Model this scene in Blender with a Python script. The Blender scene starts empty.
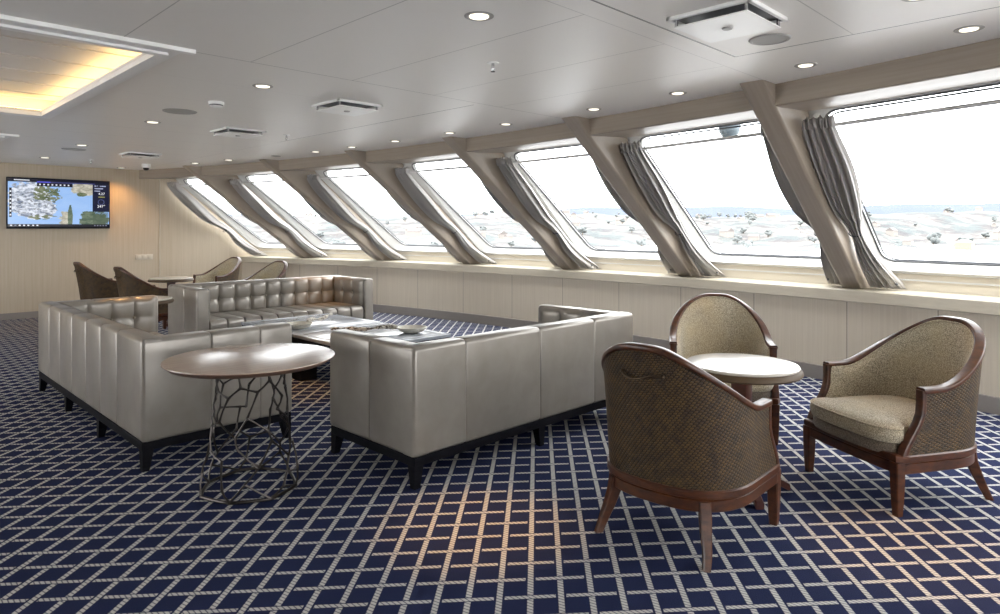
import bpy, bmesh, math, random
from mathutils import Vector, Matrix
random.seed(7)
C = bpy.context.scene.collection
PI = math.pi
CEIL = 2.395

# ------------------------------------------------------------------ helpers
def obj(name, bm, mat, parent=None, smooth=True, loc=None, rz=None):
    me = bpy.data.meshes.new(name)
    bm.normal_update()
    bm.to_mesh(me); bm.free()
    for p in me.polygons: p.use_smooth = smooth
    if mat: me.materials.append(mat)
    if smooth:
        try: me.set_sharp_from_angle(angle=math.radians(38))
        except Exception: pass
    o = bpy.data.objects.new(name, me); C.objects.link(o)
    if parent: o.parent = parent
    if loc: o.location = loc
    if rz is not None: o.rotation_euler = (0, 0, rz)
    return o

def thing(name, label, cat, loc=(0, 0, 0), rz=0, group=None):
    o = bpy.data.objects.new(name, None); C.objects.link(o)
    o.empty_display_size = 0.1
    o.location = loc; o.rotation_euler = (0, 0, rz)
    o['label'] = label; o['category'] = cat
    if group: o['group'] = group
    return o

def tag(o, label, cat, group=None):
    o['label'] = label; o['category'] = cat
    if group: o['group'] = group
    return o

def struct(name, bm, mat, parent=None, smooth=False):
    o = obj(name, bm, mat, parent, smooth)
    if parent is None: o['kind'] = 'structure'
    return o

def dup(root, loc, rz, label, group=None):
    r = root.copy(); C.objects.link(r); r.location = loc; r.rotation_euler = (0, 0, rz)
    r['label'] = label
    if group: r['group'] = group
    for ch in list(root.children):
        c = ch.copy(); C.objects.link(c); c.parent = r
        for g in list(ch.children):
            d = g.copy(); C.objects.link(d); d.parent = c
    return r

def B(): return bmesh.new()

def box(bm, x0, x1, y0, y1, z0, z1, bev=0, seg=2):
    m = Matrix.Translation(((x0+x1)/2, (y0+y1)/2, (z0+z1)/2)) @ Matrix.Diagonal((abs(x1-x0), abs(y1-y0), abs(z1-z0), 1))
    if bev <= 0:
        bmesh.ops.create_cube(bm, size=1, matrix=m); return
    t = bmesh.new(); bmesh.ops.create_cube(t, size=1, matrix=m)
    bmesh.ops.bevel(t, geom=t.edges[:], offset=bev, segments=seg, profile=0.5, affect='EDGES')
    merge(bm, t)

def merge(bm, t, mat=None):
    vs = {}
    for v in t.verts: vs[v] = bm.verts.new(mat @ v.co if mat else v.co)
    for f in t.faces:
        try: bm.faces.new([vs[v] for v in f.verts])
        except ValueError: pass
    t.free()

def grid(bm, nu, nv, f, closed_u=False, uvf=None, flip=False):
    uv = bm.loops.layers.uv.verify() if uvf else None
    cols = nu if closed_u else nu + 1
    vs = [[bm.verts.new(f(i/nu, j/nv)) for j in range(nv+1)] for i in range(cols)]
    for i in range(nu):
        i2 = (i+1) % cols
        for j in range(nv):
            q = [vs[i][j], vs[i2][j], vs[i2][j+1], vs[i][j+1]]
            cs = [(i, j), (i+1, j), (i+1, j+1), (i, j+1)]
            if flip: q.reverse(); cs.reverse()
            try: fc = bm.faces.new(q)
            except ValueError: continue
            if uv:
                for l, (a, b) in zip(fc.loops, cs): l[uv].uv = uvf(a/nu, b/nv)
    return vs

def rrect(w, h, r, n=3):
    r = max(min(r, w/2-1e-4, h/2-1e-4), 1e-4); pts = []
    for cx, cy, a0 in ((w/2-r, h/2-r, 0), (-w/2+r, h/2-r, 90), (-w/2+r, -h/2+r, 180), (w/2-r, -h/2+r, 270)):
        for k in range(n+1):
            a = math.radians(a0 + 90*k/n)
            pts.append((cx + r*math.cos(a), cy + r*math.sin(a)))
    return pts

def skin_rings(bm, rings, closed=False, caps=True):
    vr = [[bm.verts.new(p) for p in ring] for ring in rings]
    n = len(vr[0]); m = len(vr)
    for i in range(m if closed else m-1):
        a, b = vr[i], vr[(i+1) % m]
        for k in range(n):
            bm.faces.new((a[k], a[(k+1) % n], b[(k+1) % n], b[k]))
    if caps and not closed:
        bm.faces.new(list(reversed(vr[0]))); bm.faces.new(vr[-1])

def tube(bm, pts, r, seg=8, closed=False, rads=None):
    pts = [Vector(p) for p in pts]; n = len(pts); rings = []
    up = Vector((0, 0, 1)); prev = None
    for i, p in enumerate(pts):
        if closed: t = pts[(i+1) % n] - pts[i-1]
        else: t = pts[min(i+1, n-1)] - pts[max(i-1, 0)]
        t.normalize()
        if prev is None:
            a = t.cross(up)
            if a.length < 1e-3: a = t.cross(Vector((1, 0, 0)))
        else:
            a = prev - t*prev.dot(t)
        a.normalize(); prev = a; b = t.cross(a)
        rr = rads[i] if rads else r
        rings.append([p + (a*math.cos(2*PI*k/seg) + b*math.sin(2*PI*k/seg))*rr for k in range(seg)])
    skin_rings(bm, rings, closed)

def lathe(bm, prof, seg=32, c=(0, 0, 0), axis='z', sx=1, sy=1):
    rings = []
    for r, z in prof:
        r = max(r, 1e-4)
        ring = []
        for k in range(seg):
            a = 2*PI*k/seg
            ring.append(Vector((c[0] + r*sx*math.cos(a), c[1] + r*sy*math.sin(a), c[2] + z)))
        rings.append(ring)
    skin_rings(bm, rings)

def sphere(bm, c, r, u=12, v=8, sc=(1, 1, 1)):
    bmesh.ops.create_uvsphere(bm, u_segments=u, v_segments=v, radius=r,
        matrix=Matrix.Translation(c) @ Matrix.Diagonal((sc[0], sc[1], sc[2], 1)))

def sstep(a, b, x):
    t = max(0, min(1, (x-a)/(b-a))); return t*t*(3-2*t)

def interp(tab, x):
    if x <= tab[0][0]: return tab[0][1:]
    for p, q in zip(tab, tab[1:]):
        if x <= q[0]:
            t = (x-p[0])/(q[0]-p[0])
            return tuple(a+(b-a)*t for a, b in zip(p[1:], q[1:]))
    return tab[-1][1:]

def catmull(tab, x):
    n = len(tab)
    for i in range(n-1):
        if x <= tab[i+1][0] or i == n-2:
            p1, p2 = tab[i], tab[i+1]; p0 = tab[max(i-1, 0)]; p3 = tab[min(i+2, n-1)]
            t = (x-p1[0])/(p2[0]-p1[0]); out = []
            for a0, a1, a2, a3 in zip(p0[1:], p1[1:], p2[1:], p3[1:]):
                out.append(.5*((2*a1)+(-a0+a2)*t+(2*a0-5*a1+4*a2-a3)*t*t+(-a0+3*a1-3*a2+a3)*t**3))
            return out

# ------------------------------------------------------------------ node helpers
class N:
    def __init__(s, nt, sock): s.nt, s.k = nt, sock
    def op(s, o, b=None, c=None):
        n = s.nt.nodes.new('ShaderNodeMath'); n.operation = o
        for i, x in enumerate((s, b, c)):
            if x is None: continue
            if isinstance(x, N): s.nt.links.new(x.k, n.inputs[i])
            else: n.inputs[i].default_value = x
        return N(s.nt, n.outputs[0])
    def __add__(s, b): return s.op('ADD', b)
    def __radd__(s, b): return s.op('ADD', b)
    def __sub__(s, b): return s.op('SUBTRACT', b)
    def __rsub__(s, b): return (s*-1) + b
    def __mul__(s, b): return s.op('MULTIPLY', b)
    __rmul__ = __mul__
    def __truediv__(s, b): return s.op('DIVIDE', b)
    def abs(s): return s.op('ABSOLUTE')
    def lt(s, b): return s.op('LESS_THAN', b)
    def gt(s, b): return s.op('GREATER_THAN', b)
    def rnd(s): return s.op('ROUND')
    def mod2(s): return s.op('FLOORED_MODULO', 2.0)
    def sin(s): return s.op('SINE')
    def mx(s, b): return s.op('MAXIMUM', b)
    def mn(s, b): return s.op('MINIMUM', b)
    def ramp(s, a, b, lo=0., hi=1.):
        n = s.nt.nodes.new('ShaderNodeMapRange'); n.clamp = True
        s.nt.links.new(s.k, n.inputs[0])
        for i, v in enumerate((a, b, lo, hi)): n.inputs[i+1].default_value = v
        return N(s.nt, n.outputs[0])

def srgb(r, g, b):
    f = lambda c: (c/255/12.92) if c/255 <= .04045 else ((c/255+.055)/1.055)**2.4
    return (f(r), f(g), f(b), 1)

def newmat(name, col=(.5, .5, .5, 1), rough=.5, metal=0, spec=.5, coat=0, sheen=0):
    m = bpy.data.materials.new(name); m.use_nodes = True
    p = m.node_tree.nodes['Principled BSDF']
    p.inputs['Base Color'].default_value = col
    p.inputs['Roughness'].default_value = rough
    p.inputs['Metallic'].default_value = metal
    p.inputs['Specular IOR Level'].default_value = spec
    p.inputs['Coat Weight'].default_value = coat
    p.inputs['Sheen Weight'].default_value = sheen
    return m, m.node_tree, p

def coords(nt, kind='Object', scale=None):
    if kind == 'Pos':
        n = nt.nodes.new('ShaderNodeNewGeometry'); out = n.outputs['Position']
    else:
        n = nt.nodes.new('ShaderNodeTexCoord'); out = n.outputs[kind]
    if scale:
        mp = nt.nodes.new('ShaderNodeMapping'); mp.inputs['Scale'].default_value = scale
        nt.links.new(out, mp.inputs['Vector']); out = mp.outputs[0]
    return out

def noise(nt, vec, scale=5, detail=4, rough=.5, dist=0):
    n = nt.nodes.new('ShaderNodeTexNoise'); n.inputs['Scale'].default_value = scale
    n.inputs['Detail'].default_value = detail; n.inputs['Roughness'].default_value = rough
    n.inputs['Distortion'].default_value = dist
    if vec: nt.links.new(vec, n.inputs['Vector'])
    return n.outputs[0]

def mixc(nt, fac, a, b):
    n = nt.nodes.new('ShaderNodeMix'); n.data_type = 'RGBA'
    for i, x in ((0, fac), (6, a), (7, b)):
        if isinstance(x, N): nt.links.new(x.k, n.inputs[i])
        elif isinstance(x, bpy.types.NodeSocket): nt.links.new(x, n.inputs[i])
        else: n.inputs[i].default_value = x
    return n.outputs[2]

def bump(nt, p, h, strength=.2, dist=.01):
    b = nt.nodes.new('ShaderNodeBump'); b.inputs['Strength'].default_value = strength
    b.inputs['Distance'].default_value = dist
    nt.links.new(h.k if isinstance(h, N) else h, b.inputs['Height'])
    nt.links.new(b.outputs[0], p.inputs['Normal'])

def xyz(nt, vec):
    s = nt.nodes.new('ShaderNodeSeparateXYZ'); nt.links.new(vec, s.inputs[0])
    return [N(nt, s.outputs[i]) for i in range(3)]

def grainmat(name, a, b, scale, rough=.45, spec=.5, coat=0, bstr=.03, kind='Object'):
    m, nt, p = newmat(name, a, rough, spec=spec, coat=coat)
    f = noise(nt, coords(nt, kind, scale), 1, 5, .6)
    f2 = N(nt, f).ramp(.3, .7)
    nt.links.new(mixc(nt, f2, a, b), p.inputs['Base Color'])
    bump(nt, p, f, bstr, .004)
    return m

# ------------------------------------------------------------------ materials
M = {}
WA, WB = srgb(182, 168, 146), srgb(193, 180, 160)
M['wallwood'] = grainmat('pale_wood_wall', WA, WB, (55, 55, 1.2), .45)
M['pillarwood'] = grainmat('taupe_wood', srgb(146, 134, 121), srgb(160, 148, 134), (1.2, 40, 1.2), .4)
M['beamwood'] = grainmat('taupe_wood_beam', srgb(144, 132, 119), srgb(157, 145, 131), (1.5, 1.0, 45), .4)
M['sillwood'] = grainmat('sill_wood', srgb(178, 169, 152), srgb(188, 180, 163), (30, 1.2, 30), .35)
M['cream'] = newmat('cream_board', srgb(198, 190, 174), .4)[0]
M['plinth'] = newmat('grey_baseboard', srgb(132, 126, 122), .6)[0]
M['whitepaint'] = newmat('white_window_frame', srgb(196, 196, 194), .35)[0]
M['trimwhite'] = newmat('white_trim', srgb(248, 248, 246), .4)[0]
M['gasket'] = newmat('dark_gasket', srgb(80, 82, 86), .5)[0]
M['blackwood'] = grainmat('black_wood', (.004, .004, .006, 1), (.009, .009, .012, 1), (10, 10, 60), .5, .06)
M['mahogany'] = grainmat('mahogany', srgb(44, 20, 10), srgb(86, 46, 20), (14, 14, 40), .36, coat=.12)
M['darkmahogany'] = grainmat('dark_mahogany', srgb(52, 22, 18), srgb(74, 34, 26), (14, 14, 40), .3, coat=.3)
M['chrome'] = newmat('steel', (.55, .55, .56, 1), .25, 1)[0]
M['bronze'] = newmat('dark_bronze', srgb(66, 62, 60), .36, .9)[0]
M['rodsteel'] = newmat('grey_rod', srgb(214, 214, 214), .4, .0)[0]
M['whiteplastic'] = newmat('white_plastic', srgb(248, 248, 246), .3)[0]
M['darkslot'] = newmat('dark_slot', srgb(84, 86, 90), .5)[0]
M['greyplastic'] = newmat('grey_plastic', srgb(168, 166, 162), .5)[0]
M['blackplastic'] = newmat('black_plastic', (.008, .008, .012, 1), .3)[0]
M['oldbrass'] = newmat('aged_brass', srgb(74, 62, 50), .35, .9)[0]
M['button'] = newmat('button_leather', srgb(150, 143, 130), .35, .2)[0]

def leather():
    m, nt, p = newmat('pearl_leather', srgb(150, 144, 134), .32, .3, .6)
    v = coords(nt, 'Object')
    w = noise(nt, v, 7, 3, .5, .3)
    g = noise(nt, v, 260, 2, .5)
    nt.links.new(mixc(nt, N(nt, w).ramp(.3, .75), srgb(140, 134, 126), srgb(152, 146, 138)), p.inputs['Base Color'])
    vs = noise(nt, coords(nt, 'Object', (1, 1, .25)), 18, 2, .5, .2)
    bump(nt, p, N(nt, vs)*.7 + N(nt, g)*.05, .10, .012)
    return m
M['leather'] = leather()

def tweed(name, a, b, c):
    m, nt, p = newmat(name, a, .85, sheen=.25)
    v = coords(nt, 'Object')
    f = N(nt, noise(nt, v, 190, 2, .7)).ramp(.36, .64)
    g = N(nt, noise(nt, v, 6, 3, .5)).ramp(.35, .7)
    col = mixc(nt, f, b, a)
    nt.links.new(mixc(nt, g*.35, col, c), p.inputs['Base Color'])
    bump(nt, p, f, .3, .003)
    return m
M['tweed'] = tweed('golden_grey_tweed', srgb(206, 196, 172), srgb(104, 96, 82), srgb(186, 168, 128))
M['tweedside'] = tweed('grey_brown_weave', srgb(132, 120, 104), srgb(66, 56, 48), srgb(110, 96, 80))

def basket(name, a, b, dark):
    m, nt, p = newmat(name, a, .5, spec=.3)
    uvn = nt.nodes.new('ShaderNodeTexCoord')
    x, y, z = xyz(nt, uvn.outputs['UV'])
    # slanted rows of short woven dashes
    u = (x + y*.8)/.0185; v = (y - x*.12)/.0125
    row = u.op('FLOOR')
    fu = u - row - .5
    vv = v + row*.5
    fv = vv - vv.op('FLOOR') - .5
    hgt = (fu.abs().ramp(.5, .25)) * (fv.abs().ramp(.5, .2))
    tint = noise(nt, uvn.outputs['Object'], 26, 3, .6)
    c1 = mixc(nt, N(nt, tint).ramp(.35, .68), a, b)
    nt.links.new(mixc(nt, hgt.ramp(.05, .6), dark, c1), p.inputs['Base Color'])
    bump(nt, p, hgt, .6, .004)
    return m
M['basket'] = basket('woven_brown', srgb(64, 50, 37), srgb(98, 75, 43), srgb(10, 9, 8))
M['baskethandle'] = M['oldbrass']

def carpet():
    m, nt, p = newmat('navy_rope_carpet', srgb(34, 38, 72), .95, spec=.05)
    pos = coords(nt, 'Pos')
    X, Y, Z = xyz(nt, pos)
    lat = (X - Y)*.70711; D = (X + Y)*.70711
    u = (lat - D*.055)/.117 + .206
    v = (D - lat*.08)/.128 - .695
    iu, iv = u.rnd(), v.rnd()
    du, dv = (u - iu)*.117, (v - iv)*.128
    par = (iu + iv).mod2()
    w1, w2 = .0112, .0105
    m1 = du.abs().ramp(w1+.0015, w1-.0015); m2 = dv.abs().ramp(w2+.0015, w2-.0015)
    gap1 = dv.abs().ramp(w2+.004, w2+.006); gap2 = du.abs().ramp(w1+.008, w1+.010)
    q = 1.0 - par
    v1 = m1*(gap1.mx(q)); v2 = m2*(gap2.mx(par))
    s1 = ((v*.128/.019 + du/.03)*6.2832).sin(); s2 = ((u*.117/.021 + dv/.022)*6.2832).sin()
    r1 = s1.ramp(-.95, -.35, .25, 1.); r2 = s2.ramp(-.95, -.35, .25, 1.)
    rope = (v1*r1).mx(v2*r2)
    any_ = v1.mx(v2)
    fuzz = noise(nt, pos, 320, 2, .6)
    base = mixc(nt, N(nt, fuzz).ramp(.3, .7), srgb(32, 38, 64), srgb(46, 52, 84))
    light = mixc(nt, N(nt, fuzz).ramp(.3, .7), srgb(182, 181, 177), srgb(206, 205, 201))
    nt.links.new(mixc(nt, rope, base, light), p.inputs['Base Color'])
    bump(nt, p, N(nt, fuzz)*.5 + any_*.4, .35, .006)
    return m
M['carpet'] = carpet()

def ceilmat():
    m, nt, p = newmat('ceiling_panels', srgb(240, 237, 232), .38, spec=.45)
    X, Y, Z = xyz(nt, coords(nt, 'Pos'))
    acc = None
    def line(a, c0, b, lo, hi, w, s):
        nonlocal acc
        t = (a - c0).abs().lt(w)*b.gt(lo)*b.lt(hi)*s
        acc = t if acc is None else acc.mx(t)
    for x in (.37, 1.07, 1.77, 2.475, 3.18, 3.87): line(X, x, Y, 1.92, 3.88, .003, .45)
    for x in (.37, 1.07, 1.77, 2.475, 3.18, 3.87): line(X, x, Y, -4, .45, .003, .45)
    line(Y, 3.885, X, 1.4, 4.9, .004, .55)
    line(Y, 1.92, X, -5, 4.6, .003, .3)
    line(Y, 1.775, X, -5, 3.71, .006, .95)
    line(X, 3.71, Y, .45, 1.775, .005, .95)
    line(Y, 1.14, X, -5, 3.71, .003, .4)
    line(Y, .45, X, -5, 4.4, .003, .5)
    line(X, 3.66, Y, 3.96, 7.27, .005, .85)
    for y in (4.6, 5.35, 6.1, 6.75): line(Y, y, X, 1.45, 3.66, .002, .18)
    for y in (7.27, 8.0, 8.75, 9.5, 10.3, 11.1, 11.8): line(Y, y, X, 1.45, 3.66, .003, .4)
    line(X, 3.66, Y, 7.27, 12.5, .003, .35)
    nt.links.new(mixc(nt, acc, srgb(240, 237, 232), srgb(84, 82, 80)), p.inputs['Base Color'])
    return m
M['ceiling'] = ceilmat()

def slatmat():
    m, nt, p = newmat('coffer_slats', srgb(232, 230, 226), .5)
    return m
M['slats'] = slatmat()

def glassmat():
    m = bpy.data.materials.new('clear_window_glass'); m.use_nodes = True
    nt = m.node_tree; nt.nodes.clear()
    o = nt.nodes.new('ShaderNodeOutputMaterial'); t = nt.nodes.new('ShaderNodeBsdfTransparent')
    g = nt.nodes.new('ShaderNodeBsdfGlossy'); g.inputs['Roughness'].default_value = .02
    mx = nt.nodes.new('ShaderNodeMixShader'); lw = nt.nodes.new('ShaderNodeLayerWeight'); lw.inputs[0].default_value = .5
    t.inputs[0].default_value = (.97, .985, .985, 1)
    fr = N(nt, lw.outputs['Facing']).op('POWER', 5.0).ramp(0, 1, .02, .55)
    nt.links.new(fr.k, mx.inputs[0]); nt.links.new(t.outputs[0], mx.inputs[1]); nt.links.new(g.outputs[0], mx.inputs[2])
    nt.links.new(mx.outputs[0], o.inputs[0])
    return m
M['glass'] = glassmat()

def emit(name, col, s):
    m = bpy.data.materials.new(name); m.use_nodes = True
    nt = m.node_tree; nt.nodes.clear()
    o = nt.nodes.new('ShaderNodeOutputMaterial'); e = nt.nodes.new('ShaderNodeEmission')
    e.inputs[0].default_value = col; e.inputs[1].default_value = s
    nt.links.new(e.outputs[0], o.inputs[0]); return m
M['lamp'] = emit('lamp_glow', (1, .92, .78, 1), 1.8)
M['led'] = emit('warm_led', (1, .63, .23, 1), 9.0)

def curtainmat():
    m, nt, p = newmat('grey_curtain', srgb(196, 193, 188), .6, sheen=.3)
    f = noise(nt, coords(nt, 'Object'), 300, 2, .6)
    nt.links.new(mixc(nt, f, srgb(178, 175, 172), srgb(200, 197, 194)), p.inputs['Base Color'])
    tr = nt.nodes.new('ShaderNodeBsdfTranslucent'); tr.inputs[0].default_value = srgb(176, 172, 166)
    mx = nt.nodes.new('ShaderNodeMixShader'); mx.inputs[0].default_value = .2
    out = nt.nodes['Material Output']
    nt.links.new(p.outputs[0], mx.inputs[1]); nt.links.new(tr.outputs[0], mx.inputs[2]); nt.links.new(mx.outputs[0], out.inputs[0])
    return m
M['curtain'] = curtainmat()

M['ovaltop'] = grainmat('light_walnut_top', srgb(160, 138, 122), srgb(176, 156, 140), (3, 60, 60), .18, .75, bstr=.004)
M['ovaledge'] = newmat('walnut_edge', srgb(112, 84, 68), .4)[0]
M['paletop'] = newmat('cream_table_top', srgb(206, 200, 190), .15, spec=.8)[0]
M['tablerim'] = newmat('table_rim', srgb(84, 68, 50), .5, spec=.3)[0]
M['coffeetop'] = grainmat('polished_slate', srgb(150, 156, 164), srgb(166, 172, 180), (8, 8, 8), .2, 1.0, bstr=.0)
M['ladle'] = grainmat('bleached_birch', srgb(222, 219, 208), srgb(200, 194, 178), (30, 30, 30), .45)
def bark():
    m, nt, p = newmat('barked_handle', srgb(120, 100, 80), .7)
    f = noise(nt, coords(nt, 'Object'), 42, 4, .7)
    nt.links.new(mixc(nt, N(nt, f).ramp(.42, .56), srgb(70, 50, 40), srgb(214, 208, 196)), p.inputs['Base Color'])
    return m
M['bark'] = bark()
def bark2():
    m, nt, p = newmat('pale_barked_handle', srgb(200, 190, 175), .6)
    f = noise(nt, coords(nt, 'Object'), 34, 4, .7)
    nt.links.new(mixc(nt, N(nt, f).ramp(.36, .5), srgb(120, 104, 96), srgb(222, 216, 206)), p.inputs['Base Color'])
    return m
M['bark2'] = bark2()

def screenmat():
    m = bpy.data.materials.new('chart_screen'); m.use_nodes = True
    nt = m.node_tree; nt.nodes.clear()
    o = nt.nodes.new('ShaderNodeOutputMaterial'); e = nt.nodes.new('ShaderNodeEmission')
    g = nt.nodes.new('ShaderNodeBsdfGlossy'); g.inputs['Roughness'].default_value = .15
    g.inputs[0].default_value = (.04, .04, .04, 1)
    ad = nt.nodes.new('ShaderNodeAddShader')
    nt.links.new(e.outputs[0], ad.inputs[0]); nt.links.new(g.outputs[0], ad.inputs[1]); nt.links.new(ad.outputs[0], o.inputs[0])
    tc = nt.nodes.new('ShaderNodeTexCoord')
    x, y, z = xyz(nt, tc.outputs['UV'])          # x 0..1 left-right, y 0..1 bottom-top
    uv = tc.outputs['UV']
    n1 = N(nt, noise(nt, uv, 9, 6, .65)); n2 = N(nt, noise(nt, uv, 15, 5, .65, .6)); n3 = N(nt, noise(nt, uv, 5, 5, .6, .8))
    def rect(x0, x1, y0, y1): return x.gt(x0)*x.lt(x1)*y.gt(y0)*y.lt(y1)
    def blob(cx, cy, rx, ry, amp=.9):
        dx = (x - cx)/rx; dy = (y - cy)/ry
        return (1.0 - (dx*dx + dy*dy) + (n1 - .5)*amp*3).gt(0)
    sea = mixc(nt, n3, srgb(140, 182, 240), srgb(176, 208, 250))
    land = mixc(nt, n1.ramp(.42, .58), srgb(84, 98, 66), srgb(132, 138, 110))
    n4 = N(nt, noise(nt, uv, 26, 4, .6))
    snow = mixc(nt, n2.ramp(.38, .58), srgb(118, 130, 152), srgb(232, 237, 248))
    tan = mixc(nt, n2.ramp(.35, .65), srgb(150, 146, 128), srgb(214, 210, 196))
    green = mixc(nt, n2.ramp(.35, .65), srgb(70, 90, 74), srgb(118, 132, 110))
    col = sea
    col = mixc(nt, blob(.20, .56, .20, .38, .8), col, snow)
    col = mixc(nt, (blob(.37, .72, .13, .24, 1.2))*(n2.lt(.55)), col, land)
    col = mixc(nt, blob(.30, .36, .17, .20, .7), col, snow)
    col = mixc(nt, blob(.24, .48, .22, .30, .6)*n4.gt(.58)*.8, col, srgb(86, 90, 92))
    col = mixc(nt, blob(.33, .20, .14, .05, .5)*n2.lt(.5), col, land)
    col = mixc(nt, blob(.74, .86, .13, .17, 1.2), col, tan)
    col = mixc(nt, blob(.71, .70, .05, .05, 1.0), col, land)
    col = mixc(nt, blob(.55, .14, .06, .18, 1.6), col, tan)
    col = mixc(nt, blob(.595, .22, .025, .25, .5), col, green)
    col = mixc(nt, blob(.84, .14, .15, .22, 1.3), col, green)
    dark = srgb(14, 16, 34); mid = srgb(36, 44, 78)
    col = mixc(nt, rect(.825, 1, .33, .95), col, srgb(24, 28, 54))
    col = mixc(nt, rect(.83, .99, .06, .32)*.55, col, srgb(70, 86, 70))
    col = mixc(nt, rect(0, 1, .93, 1), col, dark)
    col = mixc(nt, rect(.27, .40, .925, .95), col, srgb(96, 96, 220))
    col = mixc(nt, rect(.40, .85, .925, .95), col, srgb(60, 64, 116))
    col = mixc(nt, rect(.27, .62, .85, .925), col, dark)
    col = mixc(nt, rect(0, 1, 0, .055), col, dark)
    col = mixc(nt, rect(.012, .035, .20, .80), col, srgb(30, 34, 48))
    white = srgb(235, 238, 245)
    for i in range(8): col = mixc(nt, rect(.29+i*.04, .306+i*.04, .872, .902), col, white)
    for i in range(7): col = mixc(nt, rect(.016, .031, .23+i*.08, .262+i*.08), col, white)
    for i, xx in enumerate((.02, .06, .10, .14, .18, .225, .265)):
        col = mixc(nt, rect(xx, xx+.018, .016, .042), col, white if i != 1 else srgb(120, 130, 150))
    col = mixc(nt, rect(.055, .20, .957, .976), col, white)
    for i, (yy, w) in enumerate(((.885, .12), (.83, .09), (.775, .06))):
        col = mixc(nt, rect(.845, .845+w, yy, yy+.022)*n2.gt(.4), col, srgb(180, 186, 214))
    col = mixc(nt, rect(.885, .955, .645, .668), col, srgb(150, 150, 90))
    dx, dy = (x - .915)/.032, (y - .545)/.055
    rr = dx*dx + dy*dy
    col = mixc(nt, rr.gt(.8)*rr.lt(1.15), col, srgb(90, 100, 150))
    for i in range(5): col = mixc(nt, rect(.84+i*.03, .856+i*.03, .015, .04), col, srgb(120, 122, 140))
    nt.links.new(col, e.inputs[0]); e.inputs[1].default_value = 1.0
    return m
M['screen'] = screenmat()
M['screentext'] = emit('screen_text', (.95, .96, 1, 1), 1.1)

def waterm():
    m, nt, p = newmat('sea_water', srgb(242, 243, 244), .5)
    bump(nt, p, noise(nt, coords(nt, 'Pos'), .25, 4, .6), .25, 1)
    return m
M['water'] = waterm()
def hillm():
    m, nt, p = newmat('coast_ground', srgb(120, 130, 120), .95, spec=.1)
    pos = coords(nt, 'Pos')
    f = N(nt, noise(nt, pos, .018, 8, .75)); g = N(nt, noise(nt, pos, .035, 8, .8))
    c = mixc(nt, f.ramp(.44, .56), srgb(82, 88, 89), srgb(116, 113, 109))
    c = mixc(nt, g.ramp(.48, .56)*.85, c, srgb(76, 73, 75))
    nt.links.new(c, p.inputs['Base Color']); return m
M['coast'] = hillm()
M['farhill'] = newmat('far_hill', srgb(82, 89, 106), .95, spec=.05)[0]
M['housewall'] = newmat('house_wall', srgb(136, 130, 125), .8)[0]
M['houseroof'] = newmat('house_roof', srgb(104, 98, 96), .8)[0]
M['treecrown'] = newmat('tree_crown', srgb(98, 102, 102), .95)[0]
M['treetrunk'] = newmat('tree_trunk', srgb(90, 76, 64), .95)[0]
M['quay'] = newmat('quay_stone', srgb(180, 178, 172), .9)[0]
M['yellow'] = newmat('yellow_paint', srgb(224, 192, 96), .6)[0]

# ------------------------------------------------------------------ room geometry
YB = 12.5                                    # back wall
def xb(y): return 4.96 - (y-5.6)**2/38.5       # inner face of the beam along the curved window side
PY = [-1.64, .18, 2.0, 3.8, 5.58, 7.43, 9.3, 11.1]
SL = 1.342                                   # rake of the windows (out per metre down)
def inner(z): return -.22 + SL*(CEIL-z)      # pillar inner face offset
def glassoff(z): return .753 + SL*(2.166-z)

bm = B(); box(bm, -5.2, 6.85, -4.7, 12.6, -.12, 0); struct('floor', bm, M['carpet'])

# ceiling with two coffers
COF = [(-2.2, 1.27, 4.0, 6.86), (-2.2, 1.24, 8.82, 11.6)]
bm = B()
def quad(bm, x0, x1, y0, y1, z): bm.faces.new([bm.verts.new(p) for p in ((x0, y0, z), (x0, y1, z), (x1, y1, z), (x1, y0, z))])
quad(bm, -5.1, -2.2, -4.6, 12.6, CEIL)
ys = [-4.6, 4.0, 6.86, 8.82, 11.6, 12.6]
for a, b in ((-4.6, 4.0), (6.86, 8.82), (11.6, 12.6)): quad(bm, -2.2, 1.27, a, b, CEIL)
quad(bm, 1.24, 1.27, 8.82, 11.6, CEIL)
n = 60
for i in range(n):
    a, b = -4.6+17.2*i/n, -4.6+17.2*(i+1)/n
    bm.faces.new([bm.verts.new(p) for p in ((1.27, a, CEIL), (1.27, b, CEIL), (xb(b)+.75, b, CEIL), (xb(a)+.75, a, CEIL))])
bmesh.ops.remove_doubles(bm, verts=bm.verts[:], dist=.001)
ceil = struct('ceiling', bm, M['ceiling'])
# unseen roof deck added over everything so no light leaks in
bm = B()
box(bm, -5.3, 3.9, -4.8, 12.9, 2.86, 2.96)
struct('light_block_deck', bm, M['trimwhite'])

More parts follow.
